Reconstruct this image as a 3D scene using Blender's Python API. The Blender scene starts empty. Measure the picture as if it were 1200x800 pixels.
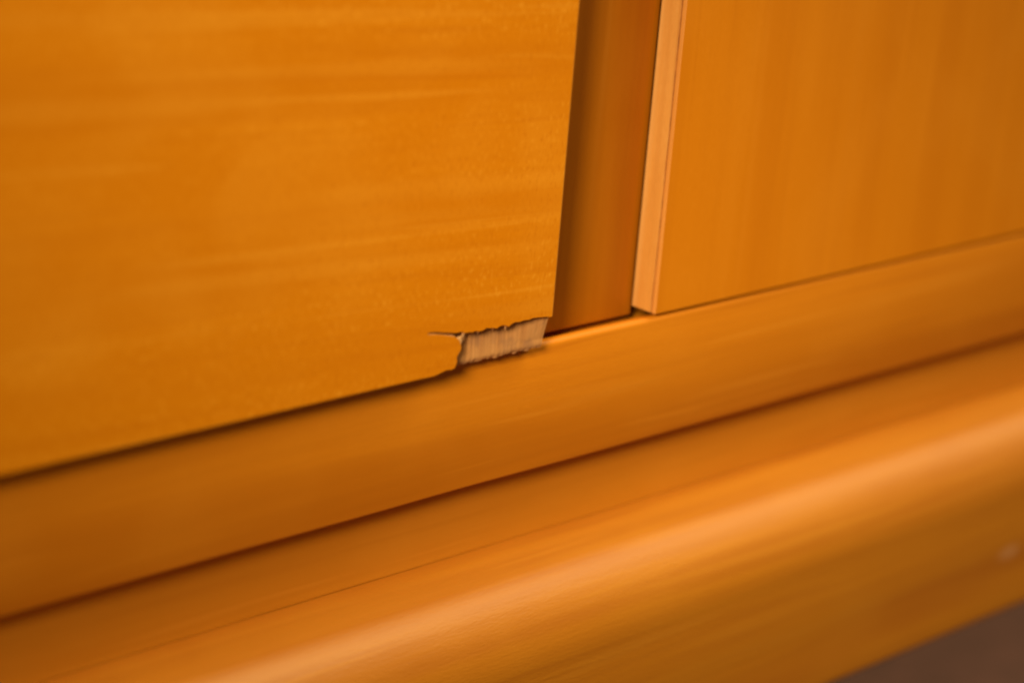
import bpy, bmesh, math, random
from mathutils import Matrix, Vector, noise, geometry

sc = bpy.context.scene
col = sc.collection
MM = 0.001

# ---------------------------------------------------------------- camera
cam_data = bpy.data.cameras.new('camera')
cam = bpy.data.objects.new('camera', cam_data)
col.objects.link(cam)
sc.camera = cam
R = ((0.7359028, 0.1634756, -0.6570561),
     (-0.6728576, 0.2848633, -0.6827265),
     (0.0755620, 0.9445256, 0.3196275))
M = Matrix(R).to_4x4()
M.translation = Vector((-0.4020245, -0.4020956, 0.1918672))
cam.matrix_world = M
cam_data.sensor_width = 36.0
cam_data.lens = 75.0
cam_data.clip_start = 0.01
cam_data.clip_end = 50.0
cam_data.dof.use_dof = True
cam_data.dof.focus_distance = 0.600
cam_data.dof.aperture_fstop = 4.9

# ---------------------------------------------------------------- light
world = bpy.data.worlds.new('World')
sc.world = world
world.use_nodes = True
bg = world.node_tree.nodes['Background']
bg.inputs['Color'].default_value = (1.0, 0.80, 0.50, 1)
bg.inputs['Strength'].default_value = 0.17


def area(name, direction, dist, size, power, color, size_y=None, target=(0, 0, 0)):
    d = bpy.data.lights.new(name, 'AREA')
    d.energy = power
    d.color = color
    d.size = size
    if size_y:
        d.shape = 'RECTANGLE'
        d.size_y = size_y
    o = bpy.data.objects.new(name, d)
    v = Vector(direction).normalized()
    o.location = Vector(target) + v * dist
    o.rotation_euler = v.to_track_quat('Z', 'Y').to_euler()
    col.objects.link(o)
    return o


KEY_DIR = Vector((-0.74, -0.46, 0.42)).normalized()
KEY_AIM = Vector((0.030, 0.0, 0.022))
kd = bpy.data.lights.new('reading_lamp', 'SPOT')
kd.energy = 97
kd.color = (1.0, 0.85, 0.58)
kd.shadow_soft_size = 0.14
kd.spot_size = math.radians(21.5)
kd.spot_blend = 1.0
key = bpy.data.objects.new('reading_lamp', kd)
key.location = KEY_AIM + KEY_DIR * 1.15
key.rotation_euler = KEY_DIR.to_track_quat('Z', 'Y').to_euler()
col.objects.link(key)
area('ceiling_light', (0.56, -0.15, 0.82), 1.8, 1.7, 48, (1.0, 0.93, 0.52), 1.2)

sc.cycles.filter_width = 2.3
sc.view_settings.view_transform = 'Standard'
sc.view_settings.look = 'None'
sc.view_settings.exposure = 0.0
sc.view_settings.gamma = 1.0
sc.view_settings.use_curve_mapping = False


# ---------------------------------------------------------------- materials
def nodes_of(name):
    m = bpy.data.materials.new(name)
    m.use_nodes = True
    nt = m.node_tree
    b = nt.nodes['Principled BSDF']
    return m, nt, b


def wood(name, mid, dark, light, axis='X', rough=0.42, tilt=0.0, streak=0.5, speck=0.35,
         bump=0.10, coat=0.0, seed=0.0, blot=0.5, spec=0.5,
         flecks=(420.0, 2300.0), thin=0.0):
    """Fine varnished veneer: slow bands along the grain, thin pale streaks, tiny pores."""
    m, nt, b = nodes_of(name)
    N, L = nt.nodes, nt.links
    tc = N.new('ShaderNodeTexCoord')
    rot = N.new('ShaderNodeMapping')
    rot.inputs['Rotation'].default_value = (0, tilt, 0)
    rot.inputs['Location'].default_value = (seed, seed * 0.7, seed * 1.3)
    L.new(tc.outputs['Object'], rot.inputs['Vector'])

    def noise_tex(along, across, detail, dist=0.0, rough_=0.5):
        mp = N.new('ShaderNodeMapping')
        s = {'X': (along, across, across), 'Z': (across, across, along)}[axis]
        mp.inputs['Scale'].default_value = s
        L.new(rot.outputs['Vector'], mp.inputs['Vector'])
        n = N.new('ShaderNodeTexNoise')
        n.inputs['Scale'].default_value = 1.0
        n.inputs['Detail'].default_value = detail
        n.inputs['Roughness'].default_value = rough_
        n.inputs['Distortion'].default_value = dist
        L.new(mp.outputs['Vector'], n.inputs['Vector'])
        return n

    def ramp(src, p0, p1, a, c):
        r = N.new('ShaderNodeMapRange')
        r.inputs['From Min'].default_value = p0
        r.inputs['From Max'].default_value = p1
        r.inputs['To Min'].default_value = a
        r.inputs['To Max'].default_value = c
        r.interpolation_type = 'SMOOTHSTEP'
        L.new(src, r.inputs['Value'])
        return r.outputs['Result']

    def mix(fac, ca, cb):
        x = N.new('ShaderNodeMix')
        x.data_type = 'RGBA'
        L.new(fac, x.inputs[0])
        for sock, v in ((x.inputs[6], ca), (x.inputs[7], cb)):
            if isinstance(v, tuple):
                sock.default_value = (*v, 1)
            else:
                L.new(v, sock)
        return x.outputs[2]

    bands = noise_tex(3.0, 55.0, 3.0, 0.6)
    fine = noise_tex(14.0, 420.0, 3.0, 0.3)
    lines = noise_tex(5.0, 130.0, 1.0, 0.25)
    pores = noise_tex(flecks[0], flecks[1], 1.0)
    hair = noise_tex(7.0, 260.0, 2.0, 0.2)
    cloud = noise_tex(22.0, 26.0, 2.0, 0.3)
    c = mix(ramp(bands.outputs['Fac'], 0.34, 0.62, blot, 0.0), mid, dark)
    c = mix(ramp(cloud.outputs['Fac'], 0.42, 0.72, 0.0, 0.22), c, light)
    c = mix(ramp(lines.outputs['Fac'], 0.60, 0.72, 0.0, streak), c, light)
    if thin:
        c = mix(ramp(hair.outputs['Fac'], 0.62, 0.70, 0.0, thin), c, light)
        c = mix(ramp(hair.outputs['Fac'], 0.30, 0.38, thin, 0.0), c, dark)
    c = mix(ramp(fine.outputs['Fac'], 0.30, 0.60, 0.30 * streak + 0.06, 0.0), c, dark)
    ml = N.new('ShaderNodeMath')
    ml.operation = 'MULTIPLY'
    L.new(ramp(pores.outputs['Fac'], 0.57, 0.72, 0.0, speck), ml.inputs[0])
    L.new(ramp(bands.outputs['Fac'], 0.40, 0.62, 0.15, 1.0), ml.inputs[1])
    c = mix(ml.outputs[0], c, light)
    c = mix(ramp(pores.outputs['Fac'], 0.28, 0.42, speck * 0.8, 0.0), c, dark)
    L.new(c, b.inputs['Base Color'])
    b.inputs['Roughness'].default_value = rough
    b.inputs['Specular IOR Level'].default_value = spec
    if coat:
        b.inputs['Coat Weight'].default_value = coat
        b.inputs['Coat Roughness'].default_value = 0.3
    bp = N.new('ShaderNodeBump')
    bp.inputs['Strength'].default_value = bump
    bp.inputs['Distance'].default_value = 0.0003
    ad = N.new('ShaderNodeMath')
    ad.operation = 'ADD'
    L.new(fine.outputs['Fac'], ad.inputs[0])
    L.new(pores.outputs['Fac'], ad.inputs[1])
    L.new(ad.outputs[0], bp.inputs['Height'])
    L.new(bp.outputs['Normal'], b.inputs['Normal'])
    return m


def plain_noise(name, a, c, scale, rough, bump=0.2, stretch=(1, 1, 1), lo=0.35, hi=0.65, dist=0.001, patch=None):
    m, nt, b = nodes_of(name)
    N, L = nt.nodes, nt.links
    tc = N.new('ShaderNodeTexCoord')
    mp = N.new('ShaderNodeMapping')
    mp.inputs['Scale'].default_value = stretch
    L.new(tc.outputs['Object'], mp.inputs['Vector'])
    n = N.new('ShaderNodeTexNoise')
    n.inputs['Scale'].default_value = scale
    n.inputs['Detail'].default_value = 4
    L.new(mp.outputs['Vector'], n.inputs['Vector'])
    r = N.new('ShaderNodeValToRGB')
    r.color_ramp.elements[0].position = lo
    r.color_ramp.elements[1].position = hi
    r.color_ramp.elements[0].color = (*a, 1)
    r.color_ramp.elements[1].color = (*c, 1)
    L.new(n.outputs['Fac'], r.inputs['Fac'])
    colour = r.outputs['Color']
    if patch:
        n2 = N.new('ShaderNodeTexNoise')
        n2.inputs['Scale'].default_value = patch[1]
        n2.inputs['Detail'].default_value = 3
        L.new(tc.outputs['Object'], n2.inputs['Vector'])
        mr = N.new('ShaderNodeMapRange')
        mr.interpolation_type = 'SMOOTHSTEP'
        mr.inputs['From Min'].default_value = 0.48
        mr.inputs['From Max'].default_value = 0.68
        mr.inputs['To Max'].default_value = 0.7
        L.new(n2.outputs['Fac'], mr.inputs['Value'])
        x = N.new('ShaderNodeMix')
        x.data_type = 'RGBA'
        L.new(mr.outputs['Result'], x.inputs[0])
        L.new(colour, x.inputs[6])
        x.inputs[7].default_value = (*patch[0], 1)
        colour = x.outputs[2]
    L.new(colour, b.inputs['Base Color'])
    b.inputs['Roughness'].default_value = rough
    b.inputs['Specular IOR Level'].default_value = 0.25
    bp = N.new('ShaderNodeBump')
    bp.inputs['Strength'].default_value = bump
    bp.inputs['Distance'].default_value = dist
    L.new(n.outputs['Fac'], bp.inputs['Height'])
    L.new(bp.outputs['Normal'], b.inputs['Normal'])
    return m


M_DOOR = wood('veneer_horizontal', (0.620, 0.190, 0.0015), (0.520, 0.140, 0.001), (0.76, 0.295, 0.018),
              'X', tilt=-0.05, seed=0.31, streak=0.20, spec=0.2, blot=0.35, speck=0.62, flecks=(1300.0, 520.0), thin=0.30)
M_DOOR2 = wood('veneer_vertical', (0.630, 0.190, 0.003), (0.530, 0.143, 0.001), (0.70, 0.235, 0.012),
               'Z', seed=1.7, speck=0.2, streak=0.15, spec=0.25, blot=0.35, thin=0.25)
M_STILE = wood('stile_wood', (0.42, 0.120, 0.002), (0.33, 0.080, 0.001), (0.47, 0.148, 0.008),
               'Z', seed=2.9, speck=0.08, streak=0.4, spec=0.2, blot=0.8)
M_RAIL = wood('rail_wood', (0.64, 0.198, 0.004), (0.50, 0.136, 0.002), (0.73, 0.255, 0.014),
              'X', seed=4.1, streak=0.42, speck=0.12, rough=0.55, spec=0.25, blot=0.5, thin=0.45)
M_BASE = wood('base_wood', (0.53, 0.175, 0.003), (0.41, 0.112, 0.002), (0.59, 0.214, 0.010),
              'X', seed=5.3, streak=0.4, speck=0.1, rough=0.52, bump=0.30, spec=0.48, blot=0.6, thin=0.35)


def add_scuff(mat, centre, radius, colour, amount):
    """A small rubbed spot on the varnish."""
    nt = mat.node_tree
    N, L = nt.nodes, nt.links
    b = N['Principled BSDF']
    old = b.inputs['Base Color'].links[0].from_socket
    tc = N.new('ShaderNodeTexCoord')
    mp = N.new('ShaderNodeMapping')
    mp.vector_type = 'POINT'
    mp.inputs['Location'].default_value = tuple(-c / r for c, r in zip(centre, radius))
    mp.inputs['Scale'].default_value = tuple(1 / r for r in radius)
    L.new(tc.outputs['Object'], mp.inputs['Vector'])
    ln = N.new('ShaderNodeVectorMath')
    ln.operation = 'LENGTH'
    L.new(mp.outputs['Vector'], ln.inputs[0])
    r = N.new('ShaderNodeMapRange')
    r.interpolation_type = 'SMOOTHSTEP'
    r.inputs['From Min'].default_value = 1.0
    r.inputs['From Max'].default_value = 0.2
    r.inputs['To Min'].default_value = 0.0
    r.inputs['To Max'].default_value = amount
    L.new(ln.outputs['Value'], r.inputs['Value'])
    x = N.new('ShaderNodeMix')
    x.data_type = 'RGBA'
    L.new(r.outputs['Result'], x.inputs[0])
    L.new(old, x.inputs[6])
    x.inputs[7].default_value = (*colour, 1)
    L.new(x.outputs[2], b.inputs['Base Color'])


add_scuff(M_BASE, (0.229, -0.0172, -0.115), (0.009, 0.02, 0.004), (0.62, 0.30, 0.13), 0.55)
M_STRIP = wood('plinth_strip_wood', (0.54, 0.188, 0.008), (0.43, 0.132, 0.004), (0.60, 0.220, 0.016),
               'X', seed=9.2, streak=0.3, speck=0.12, rough=0.6, spec=0.2, blot=0.5, thin=0.3)
M_LIP = wood('lipping_wood', (0.63, 0.265, 0.043), (0.44, 0.155, 0.016), (0.66, 0.33, 0.09),
             'Z', seed=6.6, streak=0.7, speck=0.3, thin=0.6, blot=0.7, rough=0.6)
M_EDGE = wood('veneer_edge_wood', (0.64, 0.25, 0.040), (0.46, 0.145, 0.015), (0.66, 0.31, 0.08),
              'Z', seed=7.6, streak=0.4, speck=0.3, rough=0.6)
M_CORE = plain_noise('bare_core_wood', (0.53, 0.220, 0.060), (0.64, 0.290, 0.088), 1.0, 0.9, 0.15,
                     (330, 300, 40), dist=0.0004, patch=((0.36, 0.160, 0.065), 150.0))
M_FRACT = plain_noise('fractured_wood', (0.46, 0.18, 0.04), (0.72, 0.36, 0.14), 700, 0.85, 0.5, dist=0.0004)
M_SPLIT = plain_noise('split_wood', (0.55, 0.24, 0.07), (0.78, 0.44, 0.19), 500, 0.8, 0.4, dist=0.0003)
M_GLUE = plain_noise('dark_glue', (0.22, 0.065, 0.010), (0.42, 0.14, 0.02), 300, 0.8)
M_FLOOR = plain_noise('floor_carpet', (0.062, 0.024, 0.018), (0.082, 0.031, 0.024), 60, 0.9, 0.4)


# ---------------------------------------------------------------- mesh helpers
def from_bm(name, bm):
    bmesh.ops.recalc_face_normals(bm, faces=bm.faces)
    me = bpy.data.meshes.new(name)
    bm.to_mesh(me)
    bm.free()
    return me


def box_mesh(name, x0, x1, y0, y1, z0, z1, bevel=0.6, seg=2):
    bm = bmesh.new()
    bmesh.ops.create_cube(bm, size=1)
    for v in bm.verts:
        v.co = Vector((x0 if v.co.x < 0 else x1, y0 if v.co.y < 0 else y1, z0 if v.co.z < 0 else z1)) * MM
    if bevel:
        bmesh.ops.bevel(bm, geom=bm.edges[:], offset=bevel * MM, segments=seg, affect='EDGES', profile=0.5)
    return from_bm(name, bm)


def profile_mesh(name, prof, x0, x1, nx=1, wob=0.0, seed=0.0):
    """Extrude a closed (Y,Z) profile in mm along X, with an optional hand-planed waver."""
    bm = bmesh.new()
    rings = []
    for i in range(nx + 1):
        x = x0 + (x1 - x0) * i / nx
        r = []
        for (y, z) in prof:
            d = wob * noise.noise(Vector((x * 0.02 + seed, y * 0.05, z * 0.05)))
            r.append(bm.verts.new(Vector((x, y + d, z + d)) * MM))
        rings.append(r)
    n = len(prof)
    for a, c in zip(rings, rings[1:]):
        for k in range(n):
            bm.faces.new((a[k], a[(k + 1) % n], c[(k + 1) % n], c[k]))
    bm.faces.new(rings[0])
    bm.faces.new(rings[-1])
    return from_bm(name, bm)


def arc(cy, cz, r, a0, a1, n):
    """Points round (cy,cz); angle 0 points to the front (-Y), 90 points up."""
    out = []
    for i in range(n + 1):
        a = math.radians(a0 + (a1 - a0) * i / n)
        out.append((cy - r * math.cos(a), cz + r * math.sin(a)))
    return out


def smooth(o, angle=40):
    for p in o.data.polygons:
        p.use_smooth = True
    try:
        o.data.set_sharp_from_angle(angle=math.radians(angle))
    except Exception:
        pass


# ---------------------------------------------------------------- setting: floor
FLOOR_Z = -300.0
me = bpy.data.meshes.new('floor')
s = 4.0
me.from_pydata([(-s, -s, FLOOR_Z * MM), (s, -s, FLOOR_Z * MM), (s, s, FLOOR_Z * MM), (-s, s, FLOOR_Z * MM)], [], [(0, 1, 2, 3)])
me.materials.append(M_FLOOR)
floor = bpy.data.objects.new('floor', me)
col.objects.link(floor)
floor['kind'] = 'structure'
floor['label'] = 'dark grey brown floor below the cabinet, out of focus'

# ---------------------------------------------------------------- the cabinet
X0, X1 = -640.0, 360.0
cab = bpy.data.objects.new('wooden_cabinet', None)
cab.empty_display_size = 0.05
col.objects.link(cab)
cab.location = (0, 0, FLOOR_Z * MM)
cab['label'] = 'honey orange wooden cabinet with chipped door corner and rounded base rail'
cab['category'] = 'cabinet'


def part(name, mesh, mats, parent=None, label=None):
    o = bpy.data.objects.new(name, mesh)
    col.objects.link(o)
    for m in (mats if isinstance(mats, (list, tuple)) else [mats]):
        mesh.materials.append(m)
    o.parent = parent or cab
    if parent is None:
        o.location = (0, 0, -FLOOR_Z * MM)
    if label:
        o['label'] = label
    return o


# carcass behind the doors
part('side_panel', box_mesh('side_panel', X0, X0 + 16, 18.5, 380, -40, 420), M_DOOR2)
part('side_panel', box_mesh('side_panel', X1 - 16, X1, 18.5, 380, -40, 420), M_DOOR2)
part('top_panel', box_mesh('top_panel', X0 - 4, X1 + 4, 4, 384, 420.4, 438, 2), M_RAIL)
part('back_panel', box_mesh('back_panel', X0 + 16.5, X1 - 16.5, 372, 378, -40, 420, 0.3), M_STILE)
part('bottom_panel', box_mesh('bottom_panel', X0 + 16.5, X1 - 16.5, 37, 371.5, -41, -24, 0.3), M_RAIL)

# upright between the two doors, set back
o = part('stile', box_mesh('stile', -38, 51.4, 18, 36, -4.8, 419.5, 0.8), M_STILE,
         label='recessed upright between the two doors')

# front rail under the doors: a lip, a track groove behind it, a rounded lower edge
prof = arc(7.6 + 1.5, -2.4 - 1.5, 1.5, 0, 90, 7) + [(10.4, -2.45), (10.8, -2.8), (10.8, -7.0), (33.5, -7.0), (33.5, -41.8)]
prof += [(10.0, -41.8)] + arc(7.6 + 1.2, -41.8 + 1.2, 1.2, -90, 0, 4)[:-1]
o = part('front_rail', profile_mesh('front_rail', prof, X0, X1, 120, 0.12, 3.0), M_RAIL)
smooth(o)
# set-back strip under it
o = part('plinth_strip', profile_mesh('plinth_strip', [(16.0, -42.0), (32, -42.0), (32, -67.0), (16.0, -67.0)], X0, X1, 60, 0.12, 8.0), M_STRIP,
         label='set-back strip between the front rail and the rounded base rail')
smooth(o)
# rounded base rail
prof = [(-1.0 - 16.0 * math.cos(math.radians(a)), -89.3 + 22.0 * math.sin(math.radians(a))) for a in range(-10, 87, 4)] + [(5.0, -67.3), (11.0, -67.2), (30, -67.2), (30, -142.0)]
prof += arc(-9.0, -138.5, 4.5, -90, -8, 6)
prof += [(-13.4, -130.0), (-15.4, -115.0), (-16.6, -102.0)]
o = part('base_rail', profile_mesh('base_rail', prof, X0, X1, 80, 0.10, 12.0), M_BASE,
         label='thick base rail with a rounded glossy top edge')
smooth(o, 50)
# feet, and a rear rail
for lx in (X0 + 30, X1 - 24):
    for ly in (8, 350):
        bm = bmesh.new()
        bmesh.ops.create_cone(bm, cap_ends=True, segments=24, radius1=9 * MM, radius2=15 * MM, depth=158.5 * MM)
        bmesh.ops.translate(bm, verts=bm.verts, vec=Vector((lx, ly, FLOOR_Z + 79.5)) * MM)
        o = part('leg', from_bm('leg', bm), M_BASE)
        smooth(o)
part('rear_rail', box_mesh('rear_rail', X0, X1, 340, 360, -142, -40.4, 1), M_BASE)

# ---------------------------------------------------------------- left door, chipped
rnd = random.Random(5)
ZT = 418.0
door = part('door', box_mesh('door_core', X0 + 4, -0.25, 5.6, 16.5, -2.32, ZT, 0.3), M_LIP,
            label='left door with a chipped lower corner showing bare wood')

# veneer sheet with the broken notch: outline in (X,Z) mm
chip = [(-47.5, -1.50), (-44.0, -1.62), (-41.9, -1.45), (-40.4, -0.95), (-38.6, -0.55), (-36.9, -0.80), (-35.7, -0.55),
        (-35.1, 0.5), (-34.85, 1.5), (-35.15, 2.6), (-34.55, 3.5), (-33.75, 4.5), (-33.7, 5.4), (-34.2, 6.3), (-34.5, 7.2),
        (-35.3, 8.0), (-36.6, 8.75), (-38.4, 9.25), (-40.5, 9.85), (-43.0, 10.45), (-44.6, 10.70), (-45.65, 10.80), (-46.1, 11.05),
        (-45.6, 11.30), (-44.3, 11.20), (-42.6, 10.95), (-40.6, 10.45), (-38.2, 10.0), (-36.0, 9.60), (-34.3, 9.65), (-32.9, 9.05), (-31.2, 9.0),
        (-30.1, 8.75), (-29.0, 9.00), (-27.6, 8.55), (-26.2, 8.70), (-25.0, 9.15), (-23.6, 8.85), (-22.4, 8.75), (-21.2, 8.35),
        (-20.1, 8.80), (-19.0, 8.95), (-17.8, 8.65), (-16.7, 8.15), (-15.6, 8.75), (-14.4, 9.05), (-12.8, 8.85), (-11.0, 9.05),
        (-9.2, 8.85), (-7.6, 9.15), (-5.8, 9.00), (-4.0, 8.80), (-2.4, 8.65), (-1.0, 8.35), (0.0, 8.45)]
outline = []
x = X0 + 4
while x < -50:
    outline.append((x, -1.5 + 0.10 * noise.noise(Vector((x * 0.05, 2.0, 0)))))
    x += 9.0
outline += chip
z = 16.0
while z < ZT:
    outline.append((0.10 * noise.noise(Vector((z * 0.04, 7.0, 0))), z))
    z += 12.0
outline += [(0.0, ZT), (X0 + 4, ZT)]
TH = 3.0
bm = bmesh.new()
n = len(outline)
lvl = []
# front arris eased by a fraction of a millimetre, back edge torn a little farther in
for depth, inset in ((0.0, 0.30), (0.10, 0.10), (0.30, 0.0), (TH * 0.6, 0.0), (TH, 0.0)):
    ring = []
    for i, (px, pz) in enumerate(outline):
        a, c = Vector(outline[i - 1]), Vector(outline[(i + 1) % n])
        t = (c - a)
        t.normalize()
        inn = Vector((-t.y, t.x))          # outline runs counter-clockwise, inward is to the left
        is_chip = -46.0 < px < -0.5 and -1.2 < pz < 13
        k = inset * (0.35 if is_chip else 1.0)
        d = inn * k
        if is_chip and depth > 0.5:
            d = inn * (-(0.55 + 0.5 * noise.noise(Vector((px * 0.9, pz * 0.9, depth)))) * depth / TH)
            if px < -33.0 and pz > 9.4:
                d *= 0.25
        ring.append(bm.verts.new(Vector((px + d.x, depth, pz + d.y)) * MM))
    lvl.append(ring)
_v2 = [Vector((v.co.x / MM, v.co.z / MM)) for v in lvl[0]]
_res = geometry.delaunay_2d_cdt(_v2, [], [list(range(n))], 1, 1e-6)
_map = []
for co, src in zip(_res[0], _res[3]):
    _map.append(lvl[0][src[0]] if src else bm.verts.new(Vector((co.x, 0, co.y)) * MM))
for tri in _res[2]:
    try:
        bm.faces.new([_map[i] for i in tri])
    except ValueError:
        pass
for li, (a, c) in enumerate(zip(lvl, lvl[1:])):
    for k in range(n):
        f = bm.faces.new((a[k], a[(k + 1) % n], c[(k + 1) % n], c[k]))
        px, pz = outline[k]
        qx, qz = outline[(k + 1) % n]
        if -47 < px < -0.5 and -1.45 < pz < 13 and -47 < qx < 0.5 and qz < 13:
            f.material_index = 1 if li >= 1 else 0
        elif px > -1 and qx > -1:
            f.material_index = 2
veneer = part('veneer', from_bm('veneer', bm), [M_DOOR, M_FRACT, M_EDGE], door,
              label='orange veneer sheet with a broken corner')

# bare core wood in the break: vertical torn fibres
bm = bmesh.new()
nx_, nz_ = 150, 40
gx0, gx1, gz0, gz1 = -38.0, -0.1, -2.2, 12.0
grid = []
for i in range(nx_ + 1):
    rowv = []
    for j in range(nz_ + 1):
        px = gx0 + (gx1 - gx0) * i / nx_
        pz = gz0 + (gz1 - gz0) * j / nz_
        if j < 8:
            pz += (1 - j / 8) * (0.35 + 0.55 * noise.noise(Vector((px * 0.45, 3.3, 0))) + 0.2 * noise.noise(Vector((px * 1.7, 6.1, 0))))
        lean = px + 0.05 * pz
        amp = 1.0 - 0.6 * min(1.0, max(0.0, (px + 24.0) / 12.0))
        d = 3.25 + amp * 0.18 * noise.noise(Vector((lean * 0.85, pz * 0.06, 1.0))) \
            + amp * 0.07 * noise.noise(Vector((lean * 2.6, pz * 0.12, 4.0))) \
            + 0.03 * noise.noise(Vector((lean * 6.0, pz * 0.9, 9.0)))
        # a deeper hollow beside the fracture and a torn lower edge
        d += 1.2 * math.exp(-((px + 32.6) / 1.5) ** 2) * (0.5 + 0.5 * min(1.0, max(0.0, (pz + 1) / 9)))
        d += 1.3 * math.exp(-((pz - gz0) / 1.1) ** 2) * (0.6 + 0.6 * noise.noise(Vector((px * 0.5, 0, 3))))
        d -= 1.7 * min(1.0, max(0.0, (px + 12.0) / 10.0)) * min(1.0, max(0.0, (pz - 1.0) / 7.0))
        rowv.append(bm.verts.new(Vector((px, d, pz)) * MM))
    grid.append(rowv)
for i in range(nx_):
    for j in range(nz_):
        bm.faces.new((grid[i][j], grid[i + 1][j], grid[i + 1][j + 1], grid[i][j + 1]))
bnd = [e for e in bm.edges if e.is_boundary]
ext = bmesh.ops.extrude_edge_only(bm, edges=bnd)
for v in ext['geom']:
    if isinstance(v, bmesh.types.BMVert):
        v.co.y = 5.7 * MM
o = part('exposed_core', from_bm('exposed_core', bm), M_CORE, door, label='pale bare wood with torn vertical fibres')
smooth(o, 60)

# splinters still hanging in the break
for (sx, sz, ln, w, a, dy) in ((-32.6, 8.9, 2.6, 0.35, -86, 0.9), (-26.6, 8.6, 1.3, 0.3, -100, 1.2), (-16.9, 8.3, 1.7, 0.35, -80, 1.0),
                               (-34.3, 8.0, 4.4, 0.75, -76, 0.45), (-33.9, 5.2, 2.6, 0.55, -80, 0.7), (-34.9, 1.4, 1.2, 0.4, -30, 1.4), (-21.4, 8.5, 1.1, 0.3, -95, 1.0)):
    bm = bmesh.new()
    ar = math.radians(a)
    dx, dz = math.cos(ar), math.sin(ar)
    nxv, nzv = -dz, dx
    base = [(sx + nxv * w, dy - 0.3, sz + nzv * w), (sx - nxv * w, dy - 0.3, sz - nzv * w), (sx - nxv * w, dy + 0.5, sz - nzv * w), (sx + nxv * w, dy + 0.5, sz + nzv * w)]
    tip = (sx + dx * ln, dy + 0.45, sz + dz * ln)
    vs = [bm.verts.new(Vector(p) * MM) for p in base]
    tv = bm.verts.new(Vector(tip) * MM)
    bm.faces.new(vs)
    for k in range(4):
        bm.faces.new((vs[k], vs[(k + 1) % 4], tv))
    part('splinter', from_bm('splinter', bm), M_SPLIT, door)

# ---------------------------------------------------------------- right door
RX = 49.7
RB = -1.15
core = part('door', box_mesh('door_core', RX, X1 - 4, 8.65, 16.6, RB, ZT, 0.25), M_LIP,
            label='right door with a pale bare wood edge and vertical grain')
o = part('veneer', box_mesh('veneer', RX + 0.05, X1 - 4, 6.8, 8.35, RB - 0.05, ZT, 0.28, 3), [M_DOOR2, M_EDGE], core)
for p in o.data.polygons:
    if p.normal.x < -0.6:
        p.material_index = 1
# wavering dark glue line between veneer and core
bm = bmesh.new()
pr = None
zz = RB + 0.1
while zz < ZT:
    y0 = 8.34 - 0.12 * abs(noise.noise(Vector((zz * 0.25, 1, 0))))
    y1 = 8.56 + 0.30 * max(0, noise.noise(Vector((zz * 0.10, 5, 0)))) + 0.12 * noise.noise(Vector((zz * 0.7, 9, 0)))
    xx = RX - 0.035
    cur = [bm.verts.new(Vector(p) * MM) for p in ((xx, y0, zz), (xx, max(y1, y0 + 0.08), zz), (RX + 40, 8.64, zz), (RX + 40, 8.36, zz))]
    if pr:
        for k in range(4):
            bm.faces.new((pr[k], pr[(k + 1) % 4], cur[(k + 1) % 4], cur[k]))
    else:
        bm.faces.new(cur)
    pr = cur
    zz += 0.9
bm.faces.new(pr)
part('glue_line', from_bm('glue_line', bm), M_GLUE, core)
